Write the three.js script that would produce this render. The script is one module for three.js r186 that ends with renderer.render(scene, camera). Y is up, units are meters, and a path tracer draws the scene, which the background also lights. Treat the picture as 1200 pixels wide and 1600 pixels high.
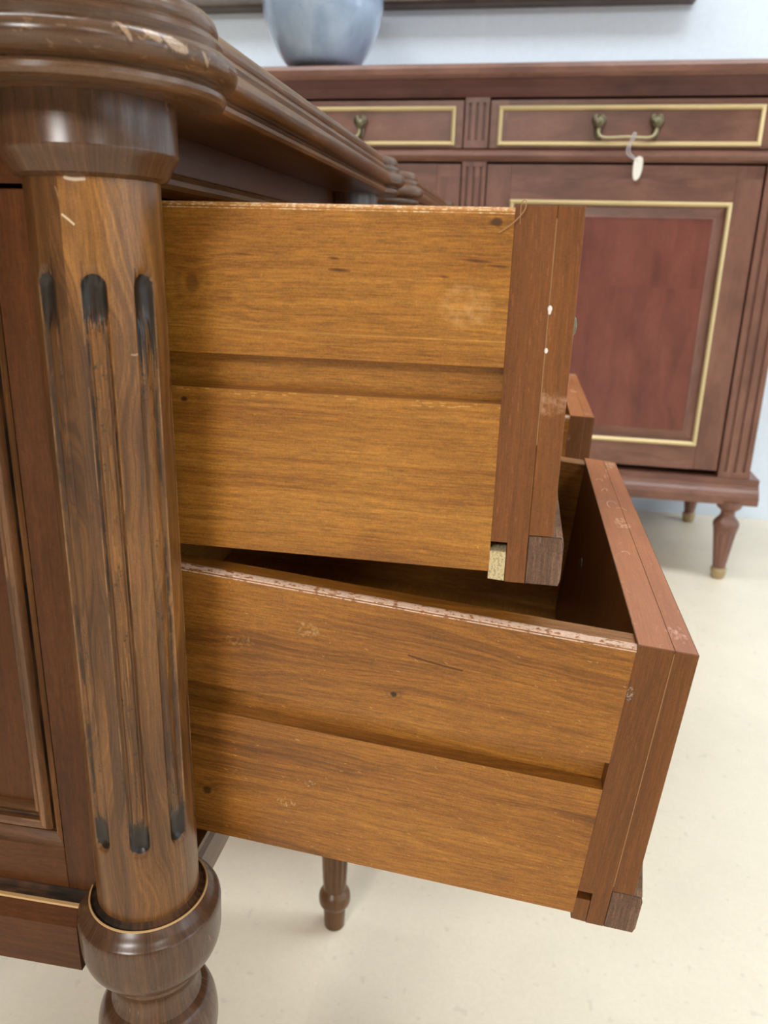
import * as THREE from 'three';
import { RoundedBoxGeometry } from 'three/addons/geometries/RoundedBoxGeometry.js';
import { mergeGeometries, toCreasedNormals } from 'three/addons/utils/BufferGeometryUtils.js';
import { RectAreaLightUniformsLib } from 'three/addons/lights/RectAreaLightUniformsLib.js';

// ------------------------------------------------------------------ camera, sky, exposure
RectAreaLightUniformsLib.init();
const scene = new THREE.Scene();
const renderer = new THREE.WebGLRenderer({ antialias: true });
renderer.toneMapping = THREE.LinearToneMapping;
renderer.toneMappingExposure = 1.17;
renderer.shadowMap.enabled = true;
renderer.shadowMap.type = THREE.PCFSoftShadowMap;
scene.background = new THREE.Color(0.80, 0.92, 1.0);
scene.backgroundIntensity = 4.0;

const camera = new THREE.PerspectiveCamera(65.925, 0.75, 0.02, 30);
const YAW = 0.1627, PITCH = 0.313, ROLL = 0.0285;
camera.position.set(0.1394, 0.6409, 0.2538);
camera.rotation.order = 'YXZ';
camera.rotation.set(-PITCH, YAW, ROLL);
camera.focus = 0.35;
camera.userData.fStop = 16;
scene.add(camera);

// ------------------------------------------------------------------ noise and textures
function rng(seed) {
  let s = seed >>> 0;
  return () => { s = (s + 0x6d2b79f5) | 0; let t = Math.imul(s ^ (s >>> 15), 1 | s); t = (t + Math.imul(t ^ (t >>> 7), 61 | t)) ^ t; return ((t ^ (t >>> 14)) >>> 0) / 4294967296; };
}
const PERM = new Float32Array(65536);
{ const r = rng(7); for (let i = 0; i < 65536; i++) PERM[i] = r() * 2 - 1; }
const hash = (x, y) => PERM[(Math.imul(x, 374761393) + Math.imul(y, 668265263) ^ Math.imul(x ^ (y << 7), 1274126177)) >>> 8 & 65535];
function noise(x, y) {
  const xi = Math.floor(x), yi = Math.floor(y);
  let fx = x - xi, fy = y - yi;
  fx = fx * fx * (3 - 2 * fx); fy = fy * fy * (3 - 2 * fy);
  const a = hash(xi, yi), b = hash(xi + 1, yi), c = hash(xi, yi + 1), d = hash(xi + 1, yi + 1);
  return a + (b - a) * fx + (c - a) * fy + (a - b - c + d) * fx * fy;
}
const fbm = (x, y) => noise(x, y) * 0.55 + noise(x * 2.1 + 5.2, y * 2.1 + 1.3) * 0.28 + noise(x * 4.3 + 9.1, y * 4.3 + 7.7) * 0.17;
const clamp = (x, a, b) => Math.min(b, Math.max(a, x));
const smooth = (a, b, x) => { const t = clamp((x - a) / (b - a), 0, 1); return t * t * (3 - 2 * t); };

function toTexture(canvas, mW, mH, srgb = true) {
  const t = new THREE.CanvasTexture(canvas);
  t.wrapS = t.wrapT = THREE.RepeatWrapping;
  t.magFilter = THREE.LinearFilter; t.minFilter = THREE.LinearMipmapLinearFilter;
  if (srgb) t.colorSpace = THREE.SRGBColorSpace;
  if (mW) t.repeat.set(1 / mW, 1 / mH);
  return t;
}
// W x H pixels stand for mW x mH metres; grain runs along x (or along y when upright). Colours are sRGB triples.
function wood(o) {
  const { W, H, mW, mH, dark, mid, light, upright = false, rings = 260, warp = 0.012, ring = 0.5, fibre = 0.10, patch = 0.25, pores = 0, knots = [], seed = 1 } = o;
  const cv = document.createElement('canvas'); cv.width = W; cv.height = H;
  const cx = cv.getContext('2d'), im = cx.createImageData(W, H), d = im.data;
  const s = seed * 17.31;
  for (let j = 0; j < H; j++) for (let i = 0; i < W; i++) {
    const mx = (i + 0.5) / W * mW, my = (1 - (j + 0.5) / H) * mH;
    let u = upright ? my : mx, v = upright ? mx : my, kd = 0, bend = 0;
    for (const k of knots) {
      const du = (u - k.u) / (k.stretch ?? 1.6), dv = v - k.v, dist = Math.hypot(du, dv), q = dist / k.r;
      bend += Math.sign(dv || 1) * k.r * 0.9 * Math.exp(-q * q * 0.18) * (k.bend ?? 1);
      const rag = 1 + 0.18 * noise(Math.atan2(dv, du) * 3 + s, k.u * 99);
      kd = Math.max(kd, (k.dark ?? 1) * (1 - smooth(0.55, 1.05 * rag, q)), 0.45 * (k.dark ?? 1) * (k.halo ?? 1) * Math.exp(-Math.pow((q - 1.9) / 0.35, 2)));
    }
    const w1 = fbm(u * 7 + s, v * 26 + s * 2) * warp + fbm(u * 22 + s, v * 70) * warp * 0.25;
    const vv = v + w1 + bend;
    const rr = 0.5 + 0.5 * clamp(1.5 * (0.42 * noise(u * 5 + s, vv * rings * 1.3 + s) + 0.34 * noise(u * 9, vv * rings * 3.7) + 0.36 * noise(u * 17 + s, vv * rings * 8.3)), -1, 1);
    const broad = 0.5 + 0.5 * fbm(u * 4 + s, vv * 60 + 3);
    const fb = noise(u * 110 + s, v * 2600) * 0.5 + noise(u * 380, v * 5200 + s) * 0.5;
    const bl = fbm(u * 16 + 30 + s, v * 24 + 11);
    let t = 0.5 + (rr - 0.5) * ring + (broad - 0.5) * 0.55 + bl * patch;
    t = clamp(t, 0, 1);
    const A = t < 0.5 ? dark : mid, B = t < 0.5 ? mid : light, f = t < 0.5 ? t * 2 : t * 2 - 1;
    let sh = 1 + fb * fibre + noise(u * 3000, v * 3000) * fibre * 0.45;
    if (pores) { const p = noise(u * 190 + s, v * 2100 + 40); if (p > 0.52) sh *= 1 - pores * (p - 0.52) * 2; }
    const n = (j * W + i) * 4;
    for (let c = 0; c < 3; c++) {
      let x = (A[c] + (B[c] - A[c]) * f) * sh;
      if (kd > 0) x += (dark[c] * 0.5 - x) * Math.min(0.92, kd);
      d[n + c] = clamp(x, 0, 255);
    }
    d[n + 3] = 255;
  }
  cx.putImageData(im, 0, 0);
  if (o.marks) { cx.lineCap = 'round'; cx.lineJoin = 'round'; o.marks(cx, (mx) => mx / mW * W, (my) => H - my / mH * H, W / mW); }
  return toTexture(cv, mW, mH);
}
function scratch(cx, pts, width, style) {
  cx.strokeStyle = style; cx.lineWidth = width; cx.beginPath(); cx.moveTo(...pts[0]);
  for (let i = 1; i < pts.length - 1; i++) cx.quadraticCurveTo(pts[i][0], pts[i][1], (pts[i][0] + pts[i + 1][0]) / 2, (pts[i][1] + pts[i + 1][1]) / 2);
  cx.lineTo(...pts[pts.length - 1]); cx.stroke();
}
function flecks(cx, r, n, x0, y0, x1, y1, size, style) {
  cx.fillStyle = style;
  for (let i = 0; i < n; i++) { cx.beginPath(); cx.ellipse(x0 + (x1 - x0) * r(), y0 + (y1 - y0) * r(), size * (0.3 + r()), size * (0.2 + 0.5 * r()), r() * 3, 0, 6.3); cx.fill(); }
}
function smudge(cx, r, x, y, rx, ry, style, n = 26) {          // a patch of broken rubbed finish
  cx.fillStyle = style;
  for (let i = 0; i < n; i++) {
    const a = r() * 6.283, q = Math.sqrt(r());
    cx.beginPath(); cx.ellipse(x + Math.cos(a) * q * rx, y + Math.sin(a) * q * ry, rx * (0.05 + 0.16 * r()), ry * (0.05 + 0.16 * r()), r() * 3, 0, 6.3); cx.fill();
  }
}
function speckle(W, H, f, seed) {
  const cv = document.createElement('canvas'); cv.width = W; cv.height = H;
  const cx = cv.getContext('2d'), im = cx.createImageData(W, H);
  for (let j = 0; j < H; j++) for (let i = 0; i < W; i++) { const c = f(i / W, j / H, i, j), n = (j * W + i) * 4; im.data[n] = c[0]; im.data[n + 1] = c[1]; im.data[n + 2] = c[2]; im.data[n + 3] = 255; }
  cx.putImageData(im, 0, 0);
  return cv;
}
const creased = (g, a) => toCreasedNormals(g.scale(1000, 1000, 1000), a).scale(0.001, 0.001, 0.001);   // that helper joins points closer than a centimetre
const std = (o) => new THREE.MeshPhysicalMaterial(o);

// ------------------------------------------------------------------ geometry helpers
const V2 = (x, y) => new THREE.Vector2(x, y), V3 = (x, y, z) => new THREE.Vector3(x, y, z);
// texture coordinates in metres: u along the grain axis
function grain(g, axis, ou = 0, ov = 0) {
  g = g.index ? g.toNonIndexed() : g;
  const p = g.attributes.position, uv = new Float32Array(p.count * 2), ax = 'xyz'.indexOf(axis);
  const a = V3(), b = V3(), c = V3(), n = V3();
  for (let i = 0; i < p.count; i += 3) {
    a.fromBufferAttribute(p, i); b.fromBufferAttribute(p, i + 1); c.fromBufferAttribute(p, i + 2);
    n.subVectors(b, a).cross(c.clone().sub(a));
    const m = [Math.abs(n.x), Math.abs(n.y), Math.abs(n.z)], k = m.indexOf(Math.max(...m));
    let ia = ax, ib = 3 - ax - k;
    if (k === ax) { ia = (ax + 1) % 3; ib = (ax + 2) % 3; }
    [a, b, c].forEach((q, j) => { const e = q.toArray(); uv[(i + j) * 2] = e[ia] + ou; uv[(i + j) * 2 + 1] = e[ib] + ov; });
  }
  g.setAttribute('uv', new THREE.BufferAttribute(uv, 2));
  return g;
}
function box(x0, x1, y0, y1, z0, z1, axis = 'x', r = 0.0008, ou = 0, ov = 0) {
  const w = x1 - x0, h = y1 - y0, d = z1 - z0;
  const g = new RoundedBoxGeometry(w, h, d, 2, Math.min(r, Math.min(w, h, d) * 0.49));
  g.translate((x0 + x1) / 2, (y0 + y1) / 2, (z0 + z1) / 2);
  return grain(g, axis, ou, ov);
}
// polygon [[a, b] ...] pushed along an axis from t0 to t1; axes: 'z' -> (x, y), 'x' -> (z, y), 'y' -> (x, z)
function prism(pts, axis, t0, t1, grainAxis = axis, ou = 0, ov = 0, bevel = 0) {
  const s = new THREE.Shape(pts.map((p) => V2(...p)));
  const g = new THREE.ExtrudeGeometry(s, { depth: t1 - t0 - 2 * bevel, bevelEnabled: bevel > 0, bevelThickness: bevel, bevelSize: bevel, bevelOffset: -bevel, bevelSegments: 2, curveSegments: 6 });
  g.translate(0, 0, t0 + bevel);
  const p = g.attributes.position;
  if (axis !== 'z') {
    for (let i = 0; i < p.count; i++) {
      const a = p.getX(i), b = p.getY(i), t = p.getZ(i);
      if (axis === 'x') p.setXYZ(i, t, b, a); else p.setXYZ(i, a, t, b);
    }
    const n = g.toNonIndexed ? (g.index ? g.toNonIndexed() : g) : g, q = n.attributes.position;   // turn faces round: the swap mirrors them
    for (let i = 0; i < q.count; i += 3) { const x = q.getX(i), y = q.getY(i), z = q.getZ(i); q.setXYZ(i, q.getX(i + 1), q.getY(i + 1), q.getZ(i + 1)); q.setXYZ(i + 1, x, y, z); }
    n.computeVertexNormals();
    return grain(n, grainAxis, ou, ov);
  }
  return grain(g, grainAxis, ou, ov);
}
function lathe(pts, seg = 72, crease = 0.42) {                 // [[r, y] ...] from the bottom up; u is the way round, v the height (metres)
  const g = new THREE.LatheGeometry(pts.map((p) => V2(...p)), seg);
  const p = g.attributes.position, uv = g.attributes.uv;
  const rm = Math.max(...pts.map((q) => q[0]));
  for (let i = 0; i < p.count; i++) uv.setXY(i, p.getY(i), uv.getX(i) * rm * 6.283);
  return creased(g, crease);
}
function curvePts(pts, n = 8) {                                // smooth profile through points
  return new THREE.SplineCurve(pts.map((p) => V2(...p))).getPoints(n * pts.length).map((p) => [p.x, p.y]);
}
// a turned shaft whose radius also varies round it
function turned(rad, y0, y1, nt, ny, uvf) {
  const pos = [], uv = [], idx = [];
  for (let j = 0; j <= ny; j++) for (let i = 0; i <= nt; i++) {
    const a = i / nt * Math.PI * 2, y = y0 + (y1 - y0) * j / ny, r = rad(a, y);
    pos.push(r * Math.sin(a), y, r * Math.cos(a)); uv.push(...uvf(i / nt, j / ny, y));
  }
  for (let j = 0; j < ny; j++) for (let i = 0; i < nt; i++) { const a = j * (nt + 1) + i, b = a + 1, c = a + nt + 1, d = c + 1; idx.push(a, b, d, a, d, c); }
  const g = new THREE.BufferGeometry();
  g.setAttribute('position', new THREE.Float32BufferAttribute(pos, 3)); g.setAttribute('uv', new THREE.Float32BufferAttribute(uv, 2));
  g.setIndex(idx); g.computeVertexNormals();
  // close the seam
  const n = g.attributes.normal;
  for (let j = 0; j <= ny; j++) { const a = j * (nt + 1), b = a + nt, v = V3().fromBufferAttribute(n, a).add(V3().fromBufferAttribute(n, b)).normalize(); n.setXYZ(a, v.x, v.y, v.z); n.setXYZ(b, v.x, v.y, v.z); }
  return g;
}
// rows of points -> skin; rows all the same length
function skin(rows, crease = 0.6, flip = false) {
  const pos = [], uv = [], idx = [], m = rows[0].length;
  rows.forEach((row) => row.forEach((p) => { pos.push(p[0], p[1], p[2]); uv.push(p[3] ?? 0, p[4] ?? 0); }));
  for (let j = 0; j < rows.length - 1; j++) for (let i = 0; i < m - 1; i++) { const a = j * m + i, b = a + 1, c = a + m, d = c + 1; flip ? idx.push(a, d, b, a, c, d) : idx.push(a, b, d, a, d, c); }
  const g = new THREE.BufferGeometry();
  g.setAttribute('position', new THREE.Float32BufferAttribute(pos, 3)); g.setAttribute('uv', new THREE.Float32BufferAttribute(uv, 2)); g.setIndex(idx);
  return creased(g, crease);
}
// four mitred lengths round a rectangle in the xy plane; profile [[inset, height] ...]; returns bottom, right, top, left
function mitred(x0, x1, y0, y1, profile) {
  const side = (n) => {
    let len = 0; const rows = [];
    profile.forEach(([d, h], k) => {
      if (k) len += Math.hypot(d - profile[k - 1][0], h - profile[k - 1][1]);
      const P = [[x0 + d, y0 + d], [x1 - d, y0 + d], [x1 - d, y1 - d], [x0 + d, y1 - d]], A = P[n], B = P[(n + 1) % 4];
      const L = Math.hypot(B[0] - A[0], B[1] - A[1]);
      rows.push([[A[0], A[1], h, d, len], [B[0], B[1], h, d + L, len]]);
    });
    return skin(rows, 0.5);
  };
  return [0, 1, 2, 3].map(side);
}
function tube(pts, r, seg = 24, rs = 10) { return new THREE.TubeGeometry(new THREE.CatmullRomCurve3(pts.map((p) => V3(...p))), seg, r, rs); }
function merge(list) {
  return mergeGeometries(list.map((g) => { g = g.index ? g.toNonIndexed() : g; const h = new THREE.BufferGeometry(); for (const k of ['position', 'normal', 'uv']) h.setAttribute(k, g.attributes[k]); return h; }));
}

// ------------------------------------------------------------------ object helpers
function mesh(name, geo, mat, parent) {
  const m = new THREE.Mesh(geo, mat); m.name = name; m.castShadow = m.receiveShadow = true; parent.add(m); return m;
}
function group(name, parent) { const g = new THREE.Group(); g.name = name; parent.add(g); return g; }
function tag(o, label, category, grp) { o.userData.label = label; o.userData.category = category; if (grp) o.userData.group = grp; return o; }
function struct(name, geo, mat, label) { const m = mesh(name, geo, mat, scene); m.userData.kind = 'structure'; if (label) m.userData.label = label; return m; }

// ------------------------------------------------------------------ materials
const R = rng(42);
// the golden stained pine of the drawer sides: 0.30 m long, 0.13 m high
const pine = { W: 1536, H: 640, mW: 0.30, mH: 0.13, dark: [110, 64, 20], mid: [154, 100, 36], light: [178, 124, 53], rings: 330, ring: 0.36, fibre: 0.2, patch: 0.26, warp: 0.006 };
// in a side's texture u = 0.30 at the front end (local -0.0225), v = 0.13 at the top
const pu = (u) => 0.30 + (u + 0.0225), pv = (v) => 0.13 + v;
const upperSideTex = wood({ ...pine, seed: 3, knots: [{ u: pu(-0.1363), v: pv(-0.0287), r: 0.0040, stretch: 0.8, dark: 0.3, halo: 0.8 }, { u: pu(-0.126), v: pv(-0.033), r: 0.0036, stretch: 1.6, dark: 0.16, halo: 0.8 }, { u: pu(-0.0285), v: pv(-0.0055), r: 0.0016, dark: 0.7, halo: 0.3 }, { u: pu(-0.1415), v: pv(-0.071), r: 0.0010, dark: 0.8, halo: 0.2 }],
  marks: (c, X, Y, s) => {
    const r = rng(11);
    for (const [u, v, l, w, a] of [[-0.0818, -0.0224, 0.0075, 0.0008, 0.7], [-0.0838, -0.0185, 0.004, 0.0007, 0.5], [-0.034, -0.018, 0.010, 0.0007, 0.55], [-0.027, -0.0195, 0.007, 0.0006, 0.5], [-0.045, -0.0235, 0.004, 0.0006, 0.4], [-0.117, -0.018, 0.007, 0.0004, 0.4]])
      for (const q of [1, 0.7, 0.4]) { c.fillStyle = `rgba(70,34,10,${a * 0.6})`; c.beginPath(); c.ellipse(X(pu(u)), Y(pv(v)), l * s * 0.55 * q, w * s * 0.75 * q, 0.05, 0, 6.3); c.fill(); }
    smudge(c, r, X(pu(-0.037)), Y(pv(-0.033)), 0.009 * s, 0.007 * s, 'rgba(214,180,130,0.05)', 260);
    flecks(c, r, 60, 0, Y(pv(-0.012)), X(0.3), Y(0), 0.0003 * s, 'rgba(240,205,140,0.5)');
    scratch(c, [[X(pu(-0.15)), Y(pv(-0.0435))], [X(pu(-0.09)), Y(pv(-0.0445))], [X(pu(-0.0226)), Y(pv(-0.0445))]], 0.0004 * s, 'rgba(224,184,110,0.28)');
    for (let i = 0; i < 40; i++) { const x = r() * X(0.3), y = Y(pv(-0.0665 - 0.002 * r())); scratch(c, [[x, y], [x + 8, y], [x + 20 * r(), y]], 1.6, 'rgba(226,180,110,0.6)'); }
  } });
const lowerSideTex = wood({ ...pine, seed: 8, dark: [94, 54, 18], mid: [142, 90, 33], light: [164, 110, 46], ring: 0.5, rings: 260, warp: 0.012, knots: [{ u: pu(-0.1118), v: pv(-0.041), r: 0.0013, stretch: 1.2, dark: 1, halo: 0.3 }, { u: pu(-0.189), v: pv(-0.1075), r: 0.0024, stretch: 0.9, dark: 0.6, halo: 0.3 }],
  marks: (c, X, Y, s) => {
    const r = rng(12);
    scratch(c, [[X(pu(-0.108)), Y(pv(-0.0222))], [X(pu(-0.100)), Y(pv(-0.0235))], [X(pu(-0.086)), Y(pv(-0.0245))]], 0.0007 * s, 'rgba(64,32,10,0.75)');
    smudge(c, r, X(pu(-0.150)), Y(pv(-0.0194)), 0.005 * s, 0.0035 * s, 'rgba(196,166,130,0.22)', 40);
    smudge(c, r, X(pu(-0.178)), Y(pv(-0.030)), 0.006 * s, 0.003 * s, 'rgba(186,158,120,0.18)', 30);
    smudge(c, r, X(pu(-0.1425)), Y(pv(-0.0927)), 0.0025 * s, 0.0016 * s, 'rgba(206,196,190,0.35)', 20);
    smudge(c, r, X(pu(-0.1529)), Y(pv(-0.1049)), 0.0045 * s, 0.002 * s, 'rgba(206,196,190,0.32)', 22);
    for (let i = 0; i < 90; i++) { const x = X(pu(-0.19 + 0.17 * r())), y = Y(r() * 0.126); scratch(c, [[x, y], [x + 2, y + 2 * r()], [x + 3 + 4 * r(), y + 3 * r()]], 1.2, 'rgba(236,210,160,0.5)'); }
    flecks(c, r, 160, 0, 0, X(0.3), Y(0), 0.0003 * s, 'rgba(236,206,150,0.45)');
  } });
const plainSideTex = wood({ ...pine, W: 768, H: 320, seed: 21 });
const mPineUpper = std({ map: upperSideTex, roughness: 0.36, specularIntensity: 0.7 });
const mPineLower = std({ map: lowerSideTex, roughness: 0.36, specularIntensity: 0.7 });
const mPine = std({ map: plainSideTex, roughness: 0.45, clearcoat: 0.1, clearcoatRoughness: 0.4 });

// red-brown stained fronts, upright grain
const frontW = { W: 768, H: 512, mW: 0.15, mH: 0.10, dark: [86, 47, 19], mid: [118, 70, 32], light: [138, 87, 42], rings: 700, ring: 0.22, fibre: 0.13, patch: 0.2, warp: 0.004 };
const frontTexU = wood({ ...frontW, seed: 5, marks: (c, X, Y, s) => {
  const r = rng(3);
  for (let i = 0; i < 220; i++) { const x = r() * X(0.15), y = r() * Y(0); scratch(c, [[x, y], [x + 4, y + r() * 2], [x + 6 + 14 * r(), y + 1]], 0.9, `rgba(206,150,100,${0.15 + 0.3 * r()})`); }
  smudge(c, r, X(0.075), Y(0.05), 0.004 * s, 0.012 * s, 'rgba(206,170,148,0.08)', 220);
} });
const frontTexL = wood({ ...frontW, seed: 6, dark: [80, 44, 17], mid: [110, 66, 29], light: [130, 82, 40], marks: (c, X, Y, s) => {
  const r = rng(4);
  smudge(c, r, X(0.119), Y(0.0088), 0.0034 * s, 0.0012 * s, 'rgba(168,160,166,0.5)', 36);
  smudge(c, r, X(0.1165), Y(0.0088), 0.0012 * s, 0.0012 * s, 'rgba(60,58,66,0.7)', 20);
  for (let i = 0; i < 120; i++) { const x = r() * X(0.15), y = r() * Y(0); scratch(c, [[x, y], [x + 4, y + r() * 2], [x + 6 + 14 * r(), y + 1]], 0.9, `rgba(206,150,110,${0.12 + 0.22 * r()})`); }
} });
// the top faces of the lower front: rubbed, scratched with pale curls, base tone lightened to paint in light from above; u runs along the front
const frontTopLitTex = wood({ W: 1024, H: 128, mW: 0.302, mH: 0.0227, dark: [136, 74, 34], mid: [166, 98, 50], light: [186, 118, 68], rings: 300, ring: 0.2, fibre: 0.08, patch: 0.3, warp: 0.003, seed: 9, marks: (c, X, Y, s) => {
  const r = rng(19);
  for (const [u, v, a, b] of [[0.115, 0.009, 0.016, 0.006], [0.125, 0.013, 0.013, 0.007], [0.085, 0.007, 0.012, 0.003], [0.155, 0.012, 0.006, 0.004], [0.06, 0.006, 0.007, 0.004], [0.048, 0.012, 0.008, 0.003], [0.2, 0.007, 0.008, 0.004], [0.03, 0.015, 0.01, 0.004]]) {
    c.strokeStyle = 'rgba(232,196,176,0.7)'; c.lineWidth = 2.6; c.beginPath(); c.ellipse(X(u), Y(v), a * s / 2, b * s / 2 * (128 / 0.0227) / s, r() * 0.6, r() * 2, 3.2 + r() * 2.4); c.stroke();
  }
  for (let i = 0; i < 40; i++) { const x = r() * 1024, y = r() * 128; scratch(c, [[x, y], [x + 8 * r(), y + 10 * r()], [x + 16 * r(), y + 16 * (r() - 0.4)]], 1.4, `rgba(230,188,166,${0.2 + 0.3 * r()})`); }
  smudge(c, r, X(0.150), Y(0.011), 36, 24, 'rgba(232,196,180,0.35)', 30);
  smudge(c, r, X(0.012), Y(0.0178), 30, 16, 'rgba(186,190,170,0.6)', 34);
  smudge(c, r, X(0.285), Y(0.017), 30, 20, 'rgba(226,186,170,0.3)', 30);
} });
const mFrontU = std({ map: frontTexU, roughness: 0.4, specularIntensity: 0.6 });
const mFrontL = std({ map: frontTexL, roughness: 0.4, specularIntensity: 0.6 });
const mFrontTopLit = std({ map: frontTopLitTex, roughness: 0.4, clearcoat: 0.15, clearcoatRoughness: 0.35 });
const mBead = std({ map: wood({ W: 256, H: 256, mW: 0.05, mH: 0.05, dark: [58, 38, 27], mid: [92, 64, 46], light: [122, 94, 76], rings: 600, ring: 0.2, fibre: 0.3, patch: 0.7, warp: 0.01, seed: 13, marks: (c, X, Y) => {
  const r = rng(31);
  for (let i = 0; i < 70; i++) { const x = r() * 256, y = r() * 256; scratch(c, [[x, y], [x + 6, y + 2], [x + 14 + 12 * r(), y + 5 * r()]], 1, `rgba(184,158,150,${0.2 + 0.4 * r()})`); }
} }), roughness: 0.7 });
const mRaw = std({ map: toTexture(speckle(128, 128, (x, y) => { const n = 0.5 + 0.5 * fbm(x * 30, y * 44), k = n > 0.6 ? 0.72 : 1; return [186 * k + 36 * n, 166 * k + 36 * n, 124 * k + 34 * n]; }), 0.02, 0.02), roughness: 0.85 });
const mGlue = std({ color: '#a98158', roughness: 0.6 });
const mGlueWhite = std({ color: '#ece4dc', roughness: 0.5 });
// worn arris of the lower drawer: finish flaked to a pale chalky ground
const mWorn = std({ map: toTexture(speckle(1024, 64, (x, y, i, j) => {
  const n = fbm(x * 160, y * 7), m = noise(x * 420, y * 20), k = smooth(-0.55, -0.05, n + m * 0.3 + 0.12 * noise(x * 14, 3));
  const g = 1 + 0.12 * noise(i * 0.9, j * 0.9);
  return [(142 + 64 * k) * g, (88 + 84 * k) * g, (46 + 104 * k) * g];
}), 0.3, 0.006), roughness: 0.5 });
const mEdgeHighlight = std({ map: toTexture(speckle(1024, 32, (x, y, i, j) => {  // rubbed edge of the upper drawer, its bright highlight put into the colour
  const n = fbm(x * 220, y * 5), k = smooth(-0.1, 0.35, n + 0.3 * noise(x * 700, y * 20)), g = 1 + 0.12 * noise(i * 0.9, j * 0.9);
  return [(188 + 40 * k) * g, (128 + 62 * k) * g, (62 + 82 * k) * g];
}), 0.3, 0.004), roughness: 0.45 });

// walnut-stained beech of the cabinet
const walnut = { dark: [60, 37, 20], mid: [92, 62, 37], light: [120, 84, 52], fibre: 0.14, patch: 0.3, pores: 0.12, ring: 0.34, rings: 420, warp: 0.008 };
const walnutTex = wood({ ...walnut, W: 1024, H: 512, mW: 0.4, mH: 0.2, seed: 31 });
const mWalnut = std({ map: walnutTex, roughness: 0.3, specularIntensity: 0.7 });
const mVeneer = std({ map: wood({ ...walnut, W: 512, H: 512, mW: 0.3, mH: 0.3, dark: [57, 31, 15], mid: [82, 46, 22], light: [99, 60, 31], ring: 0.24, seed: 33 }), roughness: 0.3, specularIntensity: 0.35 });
const mMould = std({ map: wood({ ...walnut, W: 1024, H: 128, mW: 0.5, mH: 0.0625, dark: [62, 37, 19], mid: [102, 66, 37], light: [136, 93, 56], patch: 0.5, seed: 35, marks: (c) => {
  const r = rng(8); for (let i = 0; i < 90; i++) { const x = r() * 1024, y = r() * 128; scratch(c, [[x, y], [x + 6, y], [x + 10 + 16 * r(), y + 2 * r()]], 1.2, r() < 0.5 ? 'rgba(40,24,16,0.5)' : 'rgba(190,142,96,0.5)'); }
} }), roughness: 0.28, specularIntensity: 0.9 });
const mWaxWood = std({ map: toTexture(speckle(64, 512, (x, y, i, j) => { const k = smooth(-0.35, 0.6, fbm(x * 2, y * 9 + 2) + 0.3 * noise(i * 0.4, j * 0.35)); return [34 + 56 * k, 26 + 32 * k, 20 + 14 * k]; }), 0.12, 0.15), roughness: 0.6, specularIntensity: 0.4 });
const mDrum = std({ map: wood({ ...walnut, W: 512, H: 512, mW: 0.16, mH: 0.16, seed: 36, dark: [58, 36, 22], mid: [86, 58, 38], light: [108, 76, 52], marks: (c, X, Y) => {
  const r = rng(81); for (let i = 0; i < 30; i++) { const x = r() * 512, y = r() * 512; scratch(c, [[x, y], [x + 5 * r(), y + 6 * r()], [x + 14 * r(), y + 12 * (r() - 0.3)]], 1.4, 'rgba(206,170,136,0.4)'); }
} }), roughness: 0.26, specularIntensity: 0.9 });
const mLightRing = std({ color: '#c79f6c', roughness: 0.5 });
const mBrassDark = std({ color: '#6d6650', metalness: 0.85, roughness: 0.42 });
const mBrassPale = std({ color: '#b5ab88', metalness: 0.7, roughness: 0.45 });

// ------------------------------------------------------------------ the room
const ROOM = { x0: -3.4, x1: 4.2, z0: -1.895, z1: 6.4, h: 2.9 };
const floorTex = toTexture(speckle(1024, 1024, (x, y, i, j) => {
  const a = fbm(x * 6, y * 6), b = fbm(x * 40, y * 40), s = noise(i * 0.7, j * 0.7);
  let k = 1 + a * 0.022 + b * 0.014 + s * 0.012;
  const spot = noise(x * 200 + 4, y * 200); if (spot > 0.86) k *= 0.95;
  return [232 * k, 221 * k, 200 * k];
}), 1.6, 1.6);
const slab = (x0, x1, y0, y1, z0, z1, ax) => grain(new THREE.BoxGeometry(x1 - x0, y1 - y0, z1 - z0).translate((x0 + x1) / 2, (y0 + y1) / 2, (z0 + z1) / 2), ax ?? 'x');
struct('floor', slab(ROOM.x0 - 0.2, ROOM.x1 + 0.2, -0.15, 0, ROOM.z0 - 0.2, ROOM.z1 + 0.2), std({ map: floorTex, roughness: 0.42, clearcoat: 0.12, clearcoatRoughness: 0.3 }), 'cream coated concrete floor');
const wallTex = toTexture(speckle(512, 512, (x, y, i, j) => { const k = 1 + 0.012 * fbm(x * 9, y * 9) + 0.01 * noise(i * 0.6, j * 0.6); return [226 * k, 238 * k, 252 * k]; }), 2, 2);
const mWall = std({ map: wallTex, roughness: 0.85 });
const mCeil = std({ color: '#b8b6b0', roughness: 0.9 });
struct('wall_back', slab(ROOM.x0 - 0.2, ROOM.x1 + 0.2, 0, ROOM.h, ROOM.z0 - 0.2, ROOM.z0), mWall, 'bluish white wall behind the mahogany sideboard');
const mWallTan = std({ color: '#5e564d', roughness: 0.85 });
struct('wall_left', slab(ROOM.x0 - 0.2, ROOM.x0, 0, ROOM.h, ROOM.z0, ROOM.z1), mWallTan);
struct('wall_front', slab(ROOM.x0 - 0.2, ROOM.x1 + 0.2, 0, ROOM.h, ROOM.z1, ROOM.z1 + 0.2), mWallTan);
struct('ceiling', slab(ROOM.x0 - 0.2, ROOM.x1 + 0.2, ROOM.h, ROOM.h + 0.2, ROOM.z0 - 0.2, ROOM.z1 + 0.2), mCeil);
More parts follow.
